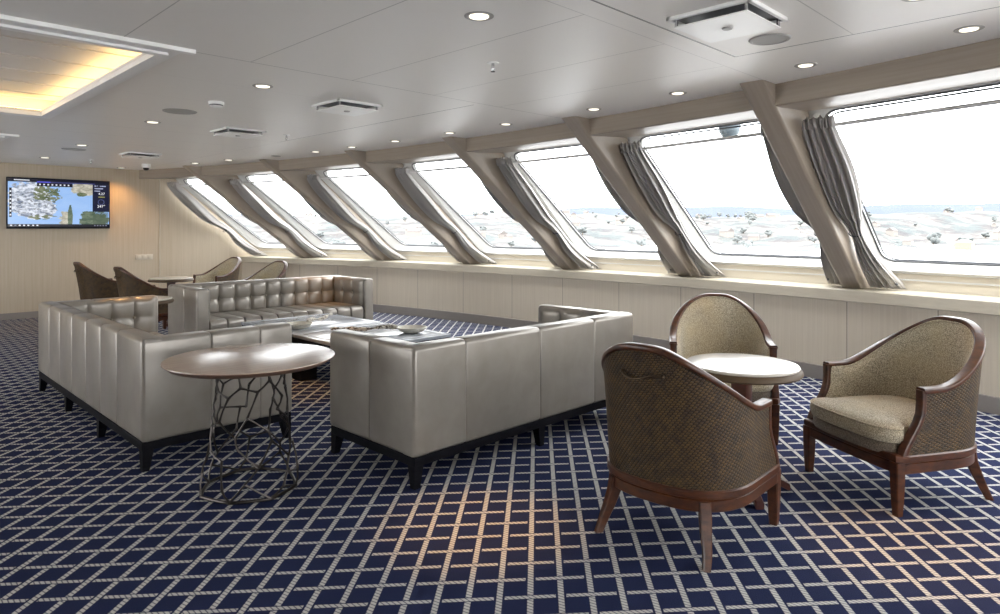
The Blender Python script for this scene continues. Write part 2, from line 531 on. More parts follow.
for ci, (x0, x1, y0, y1) in enumerate(COF):
    bm = B(); e = .13                        # the recess is wider than the opening, hiding the led strip on the ledge
    zt = CEIL+.125
    for (a, b, c, d) in ((x0-e, x1+e, y0-e, y0-e), (x0-e, x1+e, y1+e, y1+e)):
        bm.faces.new([bm.verts.new(p) for p in ((a, c, CEIL+.02), (b, c, CEIL+.02), (b, c, zt+.02), (a, c, zt+.02))])
    for xx in (x0-e, x1+e):
        bm.faces.new([bm.verts.new(p) for p in ((xx, y0-e, CEIL+.02), (xx, y1+e, CEIL+.02), (xx, y1+e, zt+.02), (xx, y0-e, zt+.02))])
    # ledge
    for (a, b, c, d) in ((x0-e, x1+e, y0-e, y0), (x0-e, x1+e, y1, y1+e), (x0-e, x0, y0, y1), (x1, x1+e, y0, y1)):
        box(bm, a, b, c, d, CEIL+.003, CEIL+.02)
    # slats running across
    yy = y0-e; k = 0
    while yy < y1+e-.01:
        w = min(.235, y1+e-yy)
        box(bm, x0-e, x1+e, yy+.006, yy+w-.006, zt + (.006 if k % 2 else 0), zt+.05)
        yy += w; k += 1
    box(bm, x0-e, x1+e, y0-e, y1+e, zt+.045, zt+.06)
    struct('ceiling_coffer', bm, M['slats'])
    bm = B()                                  # stepped frame round the opening
    for s, z0, z1 in ((.105, CEIL-.016, CEIL+.002), (.055, CEIL-.030, CEIL-.016)):
        box(bm, x0-s, x1+s, y0-s, y0, z0, z1); box(bm, x0-s, x1+s, y1, y1+s*2.2, z0, z1)
        box(bm, x1, x1+s, y0, y1, z0, z1); box(bm, x0-s, x0, y0, y1, z0, z1)
    box(bm, x0-.2, x1+.165, y0-.165, y0-.115, CEIL-.022, CEIL+.002, .003)
    struct('trim_%d' % (ci+1), bm, M['trimwhite'])
    t = thing('light_strip', ('warm led strip glowing along the ledge of the nearer ceiling coffer' if ci == 0 else
              'led strip on the ledge of the farther ceiling coffer at the left edge'), 'light', (x1, y1, CEIL+.03))
    bm = B(); box(bm, .05, .09, -(y1-y0), .09, -.009, .0)
    box(bm, -(x1-x0), .05, .05, .09, -.009, .0)
    obj('led_tape', bm, M['led'], t, False)

# back wall, cut to the rake of the windows
bm = B()
pts = [(-5.1, 0), (6.2, 0), (6.2, .86), (xb(YB)+glassoff(.86)+.05, .86), (xb(YB)+glassoff(2.26)+.05, 2.26), (xb(YB)+.5, 2.45), (-5.1, 2.45)]
f1 = [bm.verts.new((x, YB, z)) for x, z in pts]; f2 = [bm.verts.new((x, YB+.1, z)) for x, z in pts]
bm.faces.new(f1); bm.faces.new(list(reversed(f2)))
for i in range(len(pts)): bm.faces.new((f1[i], f1[i-1], f2[i-1], f2[i]))
struct('wall_back', bm, M['wallwood'])
bm = B(); box(bm, -5, 6.0, YB-.015, YB, 0, .10); struct('baseboard_back', bm, M['plinth'])
bm = B(); box(bm, 4.045, 4.06, YB-.012, YB, .10, 2.25); struct('trim_3', bm, M['cream'])
# unseen walls behind and beside the viewer, openings added to let daylight in
bm = B(); box(bm, -5.2, 6.2, -4.7, -4.6, 0, .12); box(bm, -5.2, 4.6, -4.7, -4.6, 2.3, 2.45); box(bm, -5.2, -1.8, -4.7, -4.6, .12, 2.3)
xx = -1.8
while xx < 4.4:
    box(bm, xx, xx+.14, -4.7, -4.6, .12, 2.3); xx += 1.9
struct('wall_rear', bm, M['wallwood'])
bm = B()
box(bm, -5.2, -5.1, -4.7, 4.4, 0, 2.45); box(bm, -5.2, -5.1, 4.4, 12.6, 0, .2); box(bm, -5.2, -5.1, 4.4, 12.6, 2.2, 2.45)
yy = 4.4
while yy < 12.6:
    box(bm, -5.2, -5.1, yy, min(yy+.14, 12.6), .2, 2.2); yy += 1.9
struct('wall_left', bm, M['wallwood'])

# curved lower wall, baseboard, sill: swept along the arc
def sweep_arc(bm, prof, y0, y1, n=48):
    rings = []
    for i in range(n+1):
        y = y0+(y1-y0)*i/n
        rings.append([Vector((xb(y)+o, y, z)) for o, z in prof])
    skin_rings(bm, rings)
bm = B(); sweep_arc(bm, [(1.80, 0), (1.80, .80), (1.95, .80), (1.95, 0)], -4.6, YB)
for y in (-.5, .95, 2.03, 2.75, 3.83, 4.6, 5.6, 6.5, 7.45, 8.4, 9.3, 10.2, 11.1):   # panel joints
    pass
wallw = struct('wall_right', bm, None)
def panelwall():
    m, nt, p = newmat('panelled_wood', WA, .45)
    X, Y, Z = xyz(nt, coords(nt, 'Pos'))
    f = noise(nt, coords(nt, 'Pos', (4, 60, 1.2)), 1, 5, .6)
    c = mixc(nt, N(nt, f).ramp(.3, .7), srgb(192, 181, 164), srgb(202, 192, 175))
    acc = None
    for y in (-.5, .45, 1.30, 2.03, 2.95, 3.83, 4.7, 5.6, 6.5, 7.45, 8.4, 9.3, 10.2, 11.1):
        t = (Y - y).abs().lt(.004); acc = t if acc is None else acc.mx(t)
    nt.links.new(mixc(nt, acc*.6, c, srgb(70, 62, 55)), p.inputs['Base Color'])
    return m
wallw.data.materials.clear(); wallw.data.materials.append(panelwall())
bm = B(); sweep_arc(bm, [(1.785, 0), (1.785, .125), (1.80, .13), (1.80, 0)], -4.6, YB-.015); struct('baseboard_right', bm, M['plinth'])
bm = B()
prof = [(1.74, .745), (1.735, .755), (1.735, .845), (1.745, .857), (2.52, .857), (2.52, .745)]
sweep_arc(bm, prof, -4.6, YB); struct('trim_4', bm, M['sillwood'])
# cream up-stand between sill and window frames with a thin bright bead
bm = B(); sweep_arc(bm, [(glassoff(1.)-.212, .857), (glassoff(1.)-.212, .995), (glassoff(1.)-.202, 1.002), (glassoff(1.)+.1, 1.002), (glassoff(1.)+.1, .857)], -4.6, YB); struct('trim_5', bm, M['cream'])
bm = B(); sweep_arc(bm, [(glassoff(1.)-.224, .940), (glassoff(1.)-.224, .952), (glassoff(1.)-.208, .952), (glassoff(1.)-.208, .940)], -4.6, YB); struct('trim_6', bm, M['whitepaint'])
# head beam under the ceiling
bm = B(); sweep_arc(bm, [(0, 2.25), (0, 2.40), (.80, 2.40), (.80, 2.292), (.02, 2.243)], -4.6, YB); struct('head_beam', bm, M['beamwood'])

# raked pillars
def pillar(y):
    bm = B(); w = .175
    rings = []
    for k in range(9):
        z = CEIL+.0 - (CEIL-.857)*k/8
        oi = inner(z); oo = min(glassoff(z)+.02, 3)
        pr = rrect(oo-oi, w, .03)
        rings.append([Vector((xb(y)+(oi+oo)/2+a, y+b, z)) for a, b in pr])
    skin_rings(bm, rings)
    return bm
for i, y in enumerate(PY):
    struct('trim_%d' % (10+i), pillar(y), M['pillarwood'], smooth=True)

# windows: one raked frame with rounded opening, gasket and pane per bay
BAYS = [(-3.5, -1.64)] + list(zip(PY, PY[1:])) + [(11.1, YB)]
def bay_pt(ya, yb_, y, z, off):
    t = (y-ya)/(yb_-ya)
    return Vector((xb(ya)*(1-t)+xb(yb_)*t + glassoff(z) + off, y, z))
def rr_pts(y0, y1, z0, z1, r, n=6):
    out = []
    ry, rz = r, r*.62                          # radius measured in the raked plane
    for cy, cz, a0 in ((y1-ry, z1-rz, 0), (y0+ry, z1-rz, 90), (y0+ry, z0+rz, 180), (y1-ry, z0+rz, 270)):
        for k in range(n+1):
            a = math.radians(a0+90*k/n); out.append((cy+ry*math.cos(a), cz+rz*math.sin(a)))
    return out
for wi, (ya, yb_) in enumerate(BAYS):
    y0 = ya+.0875; y1 = yb_-.0875 if wi < len(BAYS)-1 else yb_
    oy0, oy1 = y0+.115, y1-.085
    RV = -.30                                   # splayed white reveal from the room side to the pane
    rv = lambda z: (RV + .11*max(0, min(1, (1.5-z)/.45)))*max(0, min(1, (2.27-z)/.35)) - .012
    ZB, ZT = 1.0, 2.30
    hole = rr_pts(oy0, oy1, 1.10, 2.268, .13)
    big = rr_pts(y0+.02, y1-.015, ZB+.025, 2.272, .10)
    outer = []
    cy, cz = (y0+y1)/2, 1.6
    for (hy, hz) in big:                         # matching points on the rectangle
        dy, dz = hy-cy, hz-cz
        s = min((y1-cy)/dy if dy > 0 else (y0-cy)/dy if dy < 0 else 9, (ZT-cz)/dz if dz > 0 else (ZB-cz)/dz if dz < 0 else 9)
        outer.append((cy+dy*s, cz+dz*s))
    for (qy, qz) in ((y1, ZT), (y0, ZT), (y0, ZB), (y1, ZB)):
        j = min(range(len(outer)), key=lambda i: (outer[i][0]-qy)**2+(outer[i][1]-qz)**2); outer[j] = (qy, qz)
    bm = B()
    n = len(hole)
    rings = [[bay_pt(ya, yb_, y, z, rv(z)+.03) for y, z in outer], [bay_pt(ya, yb_, y, z, rv(z)) for y, z in outer],
             [bay_pt(ya, yb_, y, z, rv(z)) for y, z in big], [bay_pt(ya, yb_, y, z, 0) for y, z in hole],
             [bay_pt(ya, yb_, y, z, .06) for y, z in hole], [bay_pt(ya, yb_, y, z, .06) for y, z in outer]]
    skin_rings(bm, rings, caps=False)
    win = struct('window_%d' % (wi+1), bm, M['whitepaint'])
    bm = B(); tube(bm, [bay_pt(ya, yb_, y, z, .0) for y, z in rr_pts(oy0+.004, oy1-.004, 1.103, 2.265, .13)], .008, 6, True)
    tube(bm, [bay_pt(ya, yb_, y, z, .03) for y, z in rr_pts(oy0+.022, oy1-.022, 1.116, 2.252, .12)], .007, 6, True)
    obj('gasket', bm, M['gasket'], win)
    bm = B()
    a = [bm.verts.new(bay_pt(ya, yb_, y, z, .035)) for y, z in hole]
    bm.faces.new(a)
    obj('pane', bm, M['glass'], win, False)

# ------------------------------------------------------------------ curtain rods and curtains
RODZ = 2.150; RODO = .578
WN = ['window nearest the camera on the right', 'second window from the right', 'third window from the right', 'fourth window from the right',
      'fifth window from the right', 'sixth window from the right', 'farthest window in the corner']
PN = {2: 'rightmost and nearest pillar', 3: 'second pillar from the right', 4: 'third pillar from the right', 5: 'fourth pillar from the right',
      6: 'fifth pillar from the right', 7: 'farthest pillar'}
VIS = list(zip(PY[1:], PY[2:])) + [(11.1, YB)]
for i, (ya, yb_) in enumerate(VIS):
    t = thing('curtain_rod', 'thin grey curtain rod across the top of the %s' % WN[i], 'curtain rod', (xb((ya+yb_)/2)+RODO, (ya+yb_)/2, RODZ), 0, 'curtain rods')
    c = t.location
    e0 = Vector((xb(ya)+RODO, ya+.09, RODZ)) - c; e1 = Vector((xb(yb_)+RODO, yb_-(.09 if yb_ < YB else 0), RODZ)) - c
    bm = B(); tube(bm, [e0, e1], .014, 10); obj('rod', bm, M['rodsteel'], t)
    for e in (e0, e1):
        bm = B(); d = (e1-e0).normalized() * (1 if e is e0 else -1)
        tube(bm, [e, e+d*.02], .026, 12); obj('rod_socket', bm, M['chrome'], t)

CP = [(0, .475, 2.20), (.06, .485, 2.13), (.28, .74, 1.86), (.5, 1.10, 1.56), (.66, 1.49, 1.36), (.8, 1.68, 1.13), (1, 2.02, .868)]
CPF = [(0, .475, 2.20), (.06, .49, 2.13), (.28, .76, 1.86), (.5, 1.10, 1.56), (.66, 1.47, 1.36), (.8, 1.69, 1.13), (1, 2.02, .868)]
CWR = [(0, .23, .034), (.1, .24, .046), (.3, .275, .060), (.5, .23, .060), (.66, .10, .044), (.8, .18, .054), (1, .29, .036)]
def curtain(y, side, label, seed):
    rnd = random.Random(seed)
    folds = 4.6; ph = rnd.uniform(0, 6.28); jit = [rnd.uniform(-.6, .6) for _ in range(8)]
    t = thing('curtain', label, 'curtain', (xb(y), y, .86), 0, 'tied back window curtains')
    dx = (xb(y+.2*side)-xb(y))/(.2)
    def f(u, v):
        o, z = catmull(CP if side < 0 else CPF, v); w, amp = catmull(CWR, v)
        if side > 0: w *= (.68 if y < 2.5 else .95); amp *= (.6 if y < 2.5 else .9)
        start = .095 + (.012 if v > .55 else .0)
        lead = .03*math.sin(v*6+jit[5])
        uu = u**(1.0 + .15*math.sin(v*4))
        yy = start + w*uu
        env = .75 + .35*math.sin(u*9+jit[0]*3+v*2)
        n = amp*env*(1-2*abs(math.sin(PI*folds*u + ph*.5 + .12*math.sin(v*3+jit[1])))**.8)
        n += .006*math.sin(2*PI*folds*2.0*u + jit[2]*5)
        # fold direction: perpendicular to the rake (up and inwards)
        nx, nz = -.6, -.8
        flare = .05*max(0, u-.6)/.4*sstep(.85, 1, v)
        return Vector((dx*yy*1 + o + n*nx*1.0 + flare, side*yy + n*.25*side, z-.86 + n*nz*.75*(1 if v < .97 else .15) + (0.0)))
    bm = B(); grid(bm, 96, 46, f)
    for vv in bm.verts:
        if vv.co.z < .006: vv.co.z = .006
    o = obj('curtain_fabric', bm, M['curtain'], t)
    sm = o.modifiers.new('thick', 'SOLIDIFY'); sm.thickness = .004
    # header pleats standing above the rod
    bm = B()
    for k in range(6):
        yy = side*(.12 + .038*k*(1 if side < 0 else .62)); h = .035 + .012*rnd.random()
        cx = RODO-.09+dx*abs(yy)
        grid(bm, 4, 3, lambda u, v: Vector((cx-.03+.06*u-(.02*v), yy + .012*math.sin(u*6+k), RODZ-.86-.03+(h+.035)*v)))
    h = obj('curtain_header', bm, M['curtain'], t); sm = h.modifiers.new('thick', 'SOLIDIFY'); sm.thickness = .006
    # tie-back cord
    o_, z_ = catmull(CP, .66)
    bm = B()
    pts = []
    for k in range(16):
        a = 2*PI*k/16
        pts.append(Vector((o_ + .036*math.cos(a)*.8, side*(.143 + .054*math.sin(a)), z_-.86 + .034*math.cos(a))))
    tube(bm, pts, .005, 6, True)
    obj('tieback', bm, M['darkslot'], t)
    o_, z_ = catmull(CP if side < 0 else CPF, .95)
    ew = .095+.28*(.92 if side < 0 else .55)
    bm = B(); sphere(bm, Vector((o_-.02+dx*ew, side*ew, z_-.86)), .011)
    e = obj('eyelet', bm, M['darkslot'], t)
    return t
for i, y in enumerate(PY):
    if i < 2: continue
    curtain(y, -1, 'grey curtain tied back on the near right-hand side of the %s' % PN[i], i)
    curtain(y, 1, 'grey curtain half hidden behind the far left-hand side of the %s' % PN[i], 20+i)
ct = curtain(YB-.03, -1, 'grey curtain tied back against the back wall in the far corner', 77)
ct.location.x -= .09

# ------------------------------------------------------------------ sofas
def padded_bar(bm, axis, c0, c1, ca, cb, w, h, r, seams=(), d=.008, ends=.02):
    st = [(c0, ends), (c0+ends*.12, ends*.5), (c0+ends*.45, ends*.15), (c0+ends, 0)]
    for s in sorted(seams): st += [(s-.014, 0), (s-.005, d*.35), (s, d), (s+.005, d*.35), (s+.014, 0)]
    st += [(c1-ends, 0), (c1-ends*.45, ends*.15), (c1-ends*.12, ends*.5), (c1, ends)]
    rings = []
    for c, q in st:
        ring = []
        for a, b in rrect(w-2*q, h-2*q, max(r-q*.5, .004), 4):
            ring.append(Vector((c, ca+a, cb+b)) if axis == 'x' else Vector((ca+a, c, cb+b)))
        rings.append(ring)
    skin_rings(bm, rings)

def tuft_panel(bm, L, z0, z1, P, col, rows=2, depth=.055):
    ncol = max(1, round(L/col)); cw = L/ncol
    nu = ncol*10; nv = rows*9
    def f(u, v):
        a = u*ncol; b = v*rows
        fu = abs(math.sin(PI*a)); fv = abs(math.sin(PI*b)) if 0 < v < 1 else 0
        # distance to a button at an inner crossing
        da = (a-round(a))*cw; row = round(b); db = (b-row)*(z1-z0)/rows
        edge = min(1, min(v, 1-v)*14)**.5 * min(1, min(u, 1-u)*L*25)**.5
        h = .012 + depth*(.35 + .65*fu**.45*(.55+.45*fv**.5))*edge
        if 0 < row < rows and 0 < round(a) < ncol: h -= .026*math.exp(-(da*da+db*db)/.0009)
        return P(u*L, z0+(z1-z0)*v, max(h, .002))
    grid(bm, nu, nv, f)
    return [(i*cw, z0+(z1-z0)*r/rows) for i in range(1, ncol) for r in range(1, rows)]

BTN = None
def sofa(name, label, L, Dp, loc, rz, nlegs, back_seams, arm_seams=(.5,), H=.765, grp='tufted leather sofas'):
    global BTN
    t = thing(name, label, 'sofa', loc, rz, grp)
    Z0 = .165; hh = H-Z0; zc = Z0+hh/2; T = .13
    bm = B(); padded_bar(bm, 'x', -L/2, L/2, T/2, zc, T, hh, .03, back_seams)
    back = obj('backrest', bm, M['leather'], t)
    for s in (-1, 1):
        bm = B(); padded_bar(bm, 'y', .005, Dp, s*(L/2-T/2+.003), zc-.0015, T, hh-.003, .03, [T+(Dp-T)*q for q in arm_seams])
        arm = obj('armrest', bm, M['leather'], t)
        bm = B(); xi = s*(L/2-T)
        bts = tuft_panel(bm, Dp-T-.05, .40, H-.012, (lambda a, z, h: Vector((xi-s*(h-.006), T+.02+a, z))), .195, depth=.03)
        if s < 0: bmesh.ops.reverse_faces(bm, faces=bm.faces[:])
        pn = obj('tufted_panel', bm, M['leather'], arm)
        for a, z in bts:
            b = bpy.data.objects.new('button', BTN); C.objects.link(b); b.parent = arm
            b.location = (xi-s*.017, T+.02+a, z)
    bm = B(); Li = L-2*T-.004
    bts = tuft_panel(bm, Li, .40, H-.012, (lambda a, z, h: Vector((-Li/2+a, T-.006+h, z))), .193)
    pn = obj('tufted_panel', bm, M['leather'], back)
    if BTN is None:
        q = B(); sphere(q, (0, 0, 0), .012, 10, 6, (1, 1, 1)); o_ = obj('button', q, M['button']); BTN = o_.data; bpy.data.objects.remove(o_)
    for a, z in bts:
        b = bpy.data.objects.new('button', BTN); C.objects.link(b); b.parent = back
        b.location = (-Li/2+a, T+.026, z)
    nc = round(Li/.193)
    bm = B(); padded_bar(bm, 'x', -Li/2, Li/2, T+(Dp-T)/2+.012, .335, Dp-T-.03, .185, .05, [-Li/2+Li*k/nc for k in range(1, nc)], .018, .03)
    # gathered front edge
    for v in bm.verts:
        if v.co.y > Dp-.06: v.co.y += .004*math.sin(v.co.x*95)
    obj('seat_cushion', bm, M['leather'], t)
    bm = B(); box(bm, -Li/2-.002, Li/2+.002, T-.005, Dp-.02, Z0, .26, .008); obj('seat_base', bm, M['leather'], t)
    bm = B(); box(bm, -L/2+.006, L/2-.006, .006, Dp-.006, .118, Z0+.004, .004); obj('plinth_rail', bm, M['blackwood'], t, False)
    for k in range(nlegs):
        x = -L/2+.038 + (L-.076)*k/(nlegs-1)
        for y in (.038, Dp-.038):
            bm = B()
            a, b_ = .031, .019; rings = []
            fx = -.008 if k == 0 else .008 if k == nlegs-1 else 0
            for z, q in ((.12, a), (.06, (a+b_)/2), (0, b_)):
                sx = x + (-(a-q) if k == 0 else (a-q) if k == nlegs-1 else 0); sy = y + ((-(a-q)) if y < .1 else (a-q))
                rings.append([Vector((sx+q*i, sy+q*j, z)) for i, j in ((-1, -1), (1, -1), (1, 1), (-1, 1))])
            skin_rings(bm, rings)
            obj('leg', bm, M['blackwood'], t, False)
    return t
_q = B(); sphere(_q, (0, 0, 0), .012, 10, 6); _o = obj('button', _q, M['button']); BTN = _o.data; bpy.data.objects.remove(_o)

# local +y is the facing direction
sofa('sofa', 'taupe leather sofa at left, its seamed back turned to the open carpet', 2.72, .93, (1.245, 5.50, 0), -PI/2, 4,
     [-.95, -.6, -.22, .16, .52, .88], (.33, .72))
sofa('sofa', 'taupe leather sofa in the middle with its plain back towards the armchairs', 2.07, .86, (3.225, 2.835, 0), 0, 3,
     [-.66, -.02, .55], (.4,))
sofa('sofa', 'taupe tufted leather sofa at the back with its buttoned front in view', 2.17, .86, (3.75, 7.96, 0), PI, 3,
     [-.5, 0, .5], (.5,))

# ------------------------------------------------------------------ barrel armchair
def plan_table():
    pts = []
    n = 2.5
    for k in range(0, 61):
        ph = PI/2*k/60
        pts.append((-.335*abs(math.cos(ph))**(2/n), .343*abs(math.sin(ph))**(2/n)))
    for k in range(1, 14): pts.append((.165*k/13, .343 + .002*(k/13)))
    tab = []; s = 0
    for i, p in enumerate(pts):
        if i: s += math.dist(p, pts[i-1])
        tab.append((s, p[0], p[1]))
    return tab
PLAN = plan_table(); PA = PLAN[-1][0]
def plan(a):
    x, y = interp(PLAN, abs(a)); x2, y2 = interp(PLAN, min(abs(a)+.01, PA)); x1, y1 = interp(PLAN, max(abs(a)-.01, 0))
    tx, ty = x2-x1, y2-y1; l = math.hypot(tx, ty) or 1
    nx, ny = -ty/l, tx/l                      # outward
    if a < 0: return x, -y, nx, -ny
    return x, y, nx, ny
def ztop(a):
    a = abs(a)/PA*.84
    z = .612 + .285*(1-sstep(.05, .72, a))
    return z
def sweepx(z): return .112*(1-sstep(.27, .52, z))
def shell(a, z, off=0):
    x, y, nx, ny = plan(a)
    t = (z-.29)/.61; w = 1-sstep(.2, .8, abs(a)/PA)
    k = 1 - .025*(1-min(max(t, 0), 1))
    x += sweepx(z)*sstep(.62, 1, abs(a)/PA)
    return Vector((x*k + nx*off - .085*max(t, 0)**1.25*w, y*k + ny*off, z))

def armchair(label, loc, rz, grp):
    t = thing('armchair', label, 'armchair', loc, rz, grp)
    nu = 64
    bm = B()
    def fo(u, v):
        a = -PA+2*PA*u; z = .295+(ztop(a)-.015-.295)*v; return shell(a, z, 0)
    grid(bm, nu, 20, fo, uvf=lambda u, v: ((-PA+2*PA*u), .295+(ztop(-PA+2*PA*u)-.31)*v), flip=True)
    obj('outer_shell', bm, M['basket'], t)
    bm = B()
    def fi(u, v):
        a = -PA+2*PA*u; z = .34+(ztop(a)-.012-.34)*v
        e = min(1, min(v, 1-v)*6)**.6 * min(1, min(u, 1-u)*14)**.6
        return shell(a, z, -.036-.030*e)
    grid(bm, nu, 20, fi)
    obj('inner_upholstery', bm, M['tweed'], t)
    bm = B()                                  # bead of piping inside the rail
    tube(bm, [shell(-PA+.02+(2*PA-.04)*k/60, ztop(-PA+.02+(2*PA-.04)*k/60)-.018, -.045) for k in range(61)], .005, 6)
    obj('piping', bm, M['tweed'], t)
    # show-wood rail along the top edge running down into the front posts
    bm = B(); rings = []
    for k in range(81):
        a = -PA+2*PA*k/80; x, y, nx, ny = plan(a); c = shell(a, ztop(a)-.008, -.018)
        ring = []
        for p, q in rrect(.052, .030, .010, 3): ring.append(c + Vector((nx*p, ny*p, q)))
        rings.append(ring)
    skin_rings(bm, rings)
    for s in (-1, 1):
        rings = []
        for (pz, w) in ((.607, .030), (.585, .030), (.54, .030), (.49, .030), (.45, .030), (.41, .031), (.37, .032), (.335, .034), (.30, .037), (.268, .042)):
            px = .163+sweepx(pz)
            k = 1-.025*(1-(pz-.29)/.61)
            rings.append([Vector((px-.006+b, s*(.326*k)+a, pz)) for a, b in rrect(.046, w, .008, 2)])
        skin_rings(bm, rings)
    obj('wooden_rail', bm, M['mahogany'], t)
    # seat frame: two stepped mouldings following the shell
    bm = B()
    for (z0, z1, off) in ((.262, .298, .010), (.205, .258, .0)):
        rings = []
        pts = [(-PA+2*PA*k/60) for k in range(61)]
        ring_pts = []
        for a in pts:
            p = shell(a, .29, off); ring_pts.append((p.x, p.y))
        fr = [(.302+off, .326), (.315+off, .1), (.315+off, -.1), (.302+off, -.326)]
        loop = ring_pts + fr
        def inset(p, q):
            l = math.hypot(*p); return (p[0]*(1-q/l), p[1]*(1-q/l))
        for z, q in ((z0, .06), (z0, .004), (z0+.004, 0), (z1-.006, 0), (z1, .006), (z1, .06)):
            rings.append([Vector((*inset(p, q), z)) for p in loop])
        skin_rings(bm, rings, closed=True)
    obj('seat_frame', bm, M['mahogany'], t)
    # upholstered band and cushion
    def cush_plan(ph, q=0):
        # superellipse, wider at the front (T shape)
        c, s_ = math.cos(ph), math.sin(ph); n = 5.0
        rx = .335-q; ry = .312-q
        x = rx*math.copysign(abs(c)**(2/n), c); y = ry*math.copysign(abs(s_)**(2/n), s_)
        if x > 0: x *= 1.0-.05*(abs(y)/ry)**2
        else: y *= 1 - .20*(x/rx)**2 ; x *= .80
        x += .02
        y *= (.268 + .050*sstep(.205, .255, x))/.312
        return x, y
    bm = B(); rings = []
    for q, z in ((.03, .275), (.004, .285), (0, .30), (0, .33), (.008, .342)):
        rings.append([Vector((*cush_plan(2*PI*k/56, q+.008), z)) for k in range(56)])
    skin_rings(bm, rings); obj('seat_band', bm, M['tweedside'], t)
    bm = B(); rings = []
    for q, z in ((.02, .338), (.004, .345), (-.004, .365), (-.006, .39), (0, .412), (.012, .424), (.05, .438), (.12, .450), (.2, .456), (.30, .458)):
        rings.append([Vector((*cush_plan(2*PI*k/56, q), z)) for k in range(56)])
    skin_rings(bm, rings); cu = obj('seat_cushion', bm, M['tweed'], t)
    bm = B(); tube(bm, [Vector((*cush_plan(2*PI*k/56, -.001), .414)) for k in range(56)], .0055, 6, True)
    obj('cushion_piping', bm, M['tweed'], cu)
    for s in (-1, 1):
        bm = B(); rings = []
        for z, w, sx in ((.21, .027, 0), (.26, .029, 0), (.12, .024, 0), (0, .018, 0)): pass
        for z, w in ((.262, .026), (.16, .025), (.07, .022), (0, .018)):
            rings.append([Vector((.288+a, s*.310+b, z)) for a, b in rrect(w*2, w*2, .005, 1)])
        skin_rings(bm, rings); obj('leg', bm, M['mahogany'], t)
        bm = B(); rings = []
        for z, w, x, y in ((.25, .029, -.255, .215), (.19, .028, -.262, .222), (.12, .025, -.285, .236), (.06, .021, -.306, .252), (0, .018, -.334, .262)):
            a0 = math.atan2(s*.75, -1)
            ring = []
            for a, b in rrect(w*2, w*1.7, .005, 1):
                ring.append(Vector((x+a*math.cos(a0)-b*math.sin(a0), s*y+a*math.sin(a0)+b*math.cos(a0), z)))
            rings.append(ring)
        skin_rings(bm, rings); obj('leg', bm, M['mahogany'], t)
    # pull handle on the back
    bm = B(); pts = []
    for k in range(13):
        u = k/12; a = -.095+.19*u; z = .775 - .016*math.sin(PI*u) + .010*math.sin(2*PI*u)
        pts.append(shell(a, z, .004 + .026*math.sin(PI*u)**.5))
    tube(bm, pts, .005, 8, rads=[.008-.004*math.sin(PI*k/12) for k in range(13)])
    for e in (pts[0], pts[-1]): sphere(bm, e, .011)
    obj('pull_handle', bm, M['oldbrass'], t)
    return t
G = 'barrel armchairs'
ch0 = armchair('brown woven barrel armchair in the foreground seen from behind, brass pull on its back', (2.845, 1.610, 0), math.radians(3), G)
dup(ch0, (4.07, 1.045, 0), math.radians(149), 'tweed barrel armchair at right with its open seat turned to the pale round table', G)
dup(ch0, (4.39, 2.21, 0), math.radians(212), 'tweed barrel armchair below the windows, behind the pale round table', G)
dup(ch0, (2.92, 11.3, 0), math.radians(2), 'farther of two dark armchairs in profile beyond the left sofa, below the television', G)
dup(ch0, (2.98, 9.53, 0), math.radians(2), 'nearer of two dark armchairs in profile just beyond the left sofa', G)
dup(ch0, (4.50, 11.25, 0), math.radians(190), 'tan armchair farther left of the two behind the back sofa, near the corner', G)
dup(ch0, (4.44, 9.5, 0), math.radians(190), 'tan armchair nearer and farther right of the two behind the back sofa', G)

# ------------------------------------------------------------------ round wooden tables
def round_table(label, loc, grp, z=.68, r=.29):
    t = thing('round_table', label, 'table', loc, 0, grp)
    bm = B(); lathe(bm, [(0, z-.016), (r-.012, z-.016), (r-.003, z-.012), (r-.002, z-.005), (r-.006, z-.001), (r-.012, z), (0, z)], 56)
    obj('table_top', bm, M['paletop'], t)
    bm = B(); lathe(bm, [(r-.10, z-.055), (r-.03, z-.055), (r+.004, z-.05), (r+.014, z-.040), (r+.010, z-.026), (r+.0, z-.014), (r-.10, z-.0155)], 56)
    obj('rim_moulding', bm, M['tablerim'], t)
    bm = B(); rings = []
    for zz, w in ((z-.05, .045), (.35, .04), (.10, .045)): rings.append([Vector((a, b, zz)) for a, b in rrect(2*w, 2*w, .012, 2)])
    skin_rings(bm, rings); obj('column', bm, M['darkmahogany'], t)
    for k in range(4):
        a = PI/4+k*PI/2; bm = B(); rings = []
        for q, zz, w, h in ((.02, .13, .025, .06), (.10, .095, .025, .05), (.18, .055, .022, .04), (.25, .02, .022, .036)):
            rings.append([Vector((q*math.cos(a)-b*math.sin(a), q*math.sin(a)+b*math.cos(a), max(zz+c, 0))) for b, c in rrect(2*w, h, .006, 1)])
        skin_rings(bm, rings); obj('foot', bm, M['darkmahogany'], t)
    return t
tb = round_table('small round table with a gleaming pale top between the right-hand armchairs', (3.43, 1.605, 0), 'round pedestal tables')
dup(tb, (3.47, 10.22, 0), .3, 'small round pedestal table among the far armchairs by the back wall', 'round pedestal tables')
dup(tb, (2.23, 7.42, 0), .1, 'small round table between left sofa and back sofa, only its top edge showing', 'round pedestal tables')

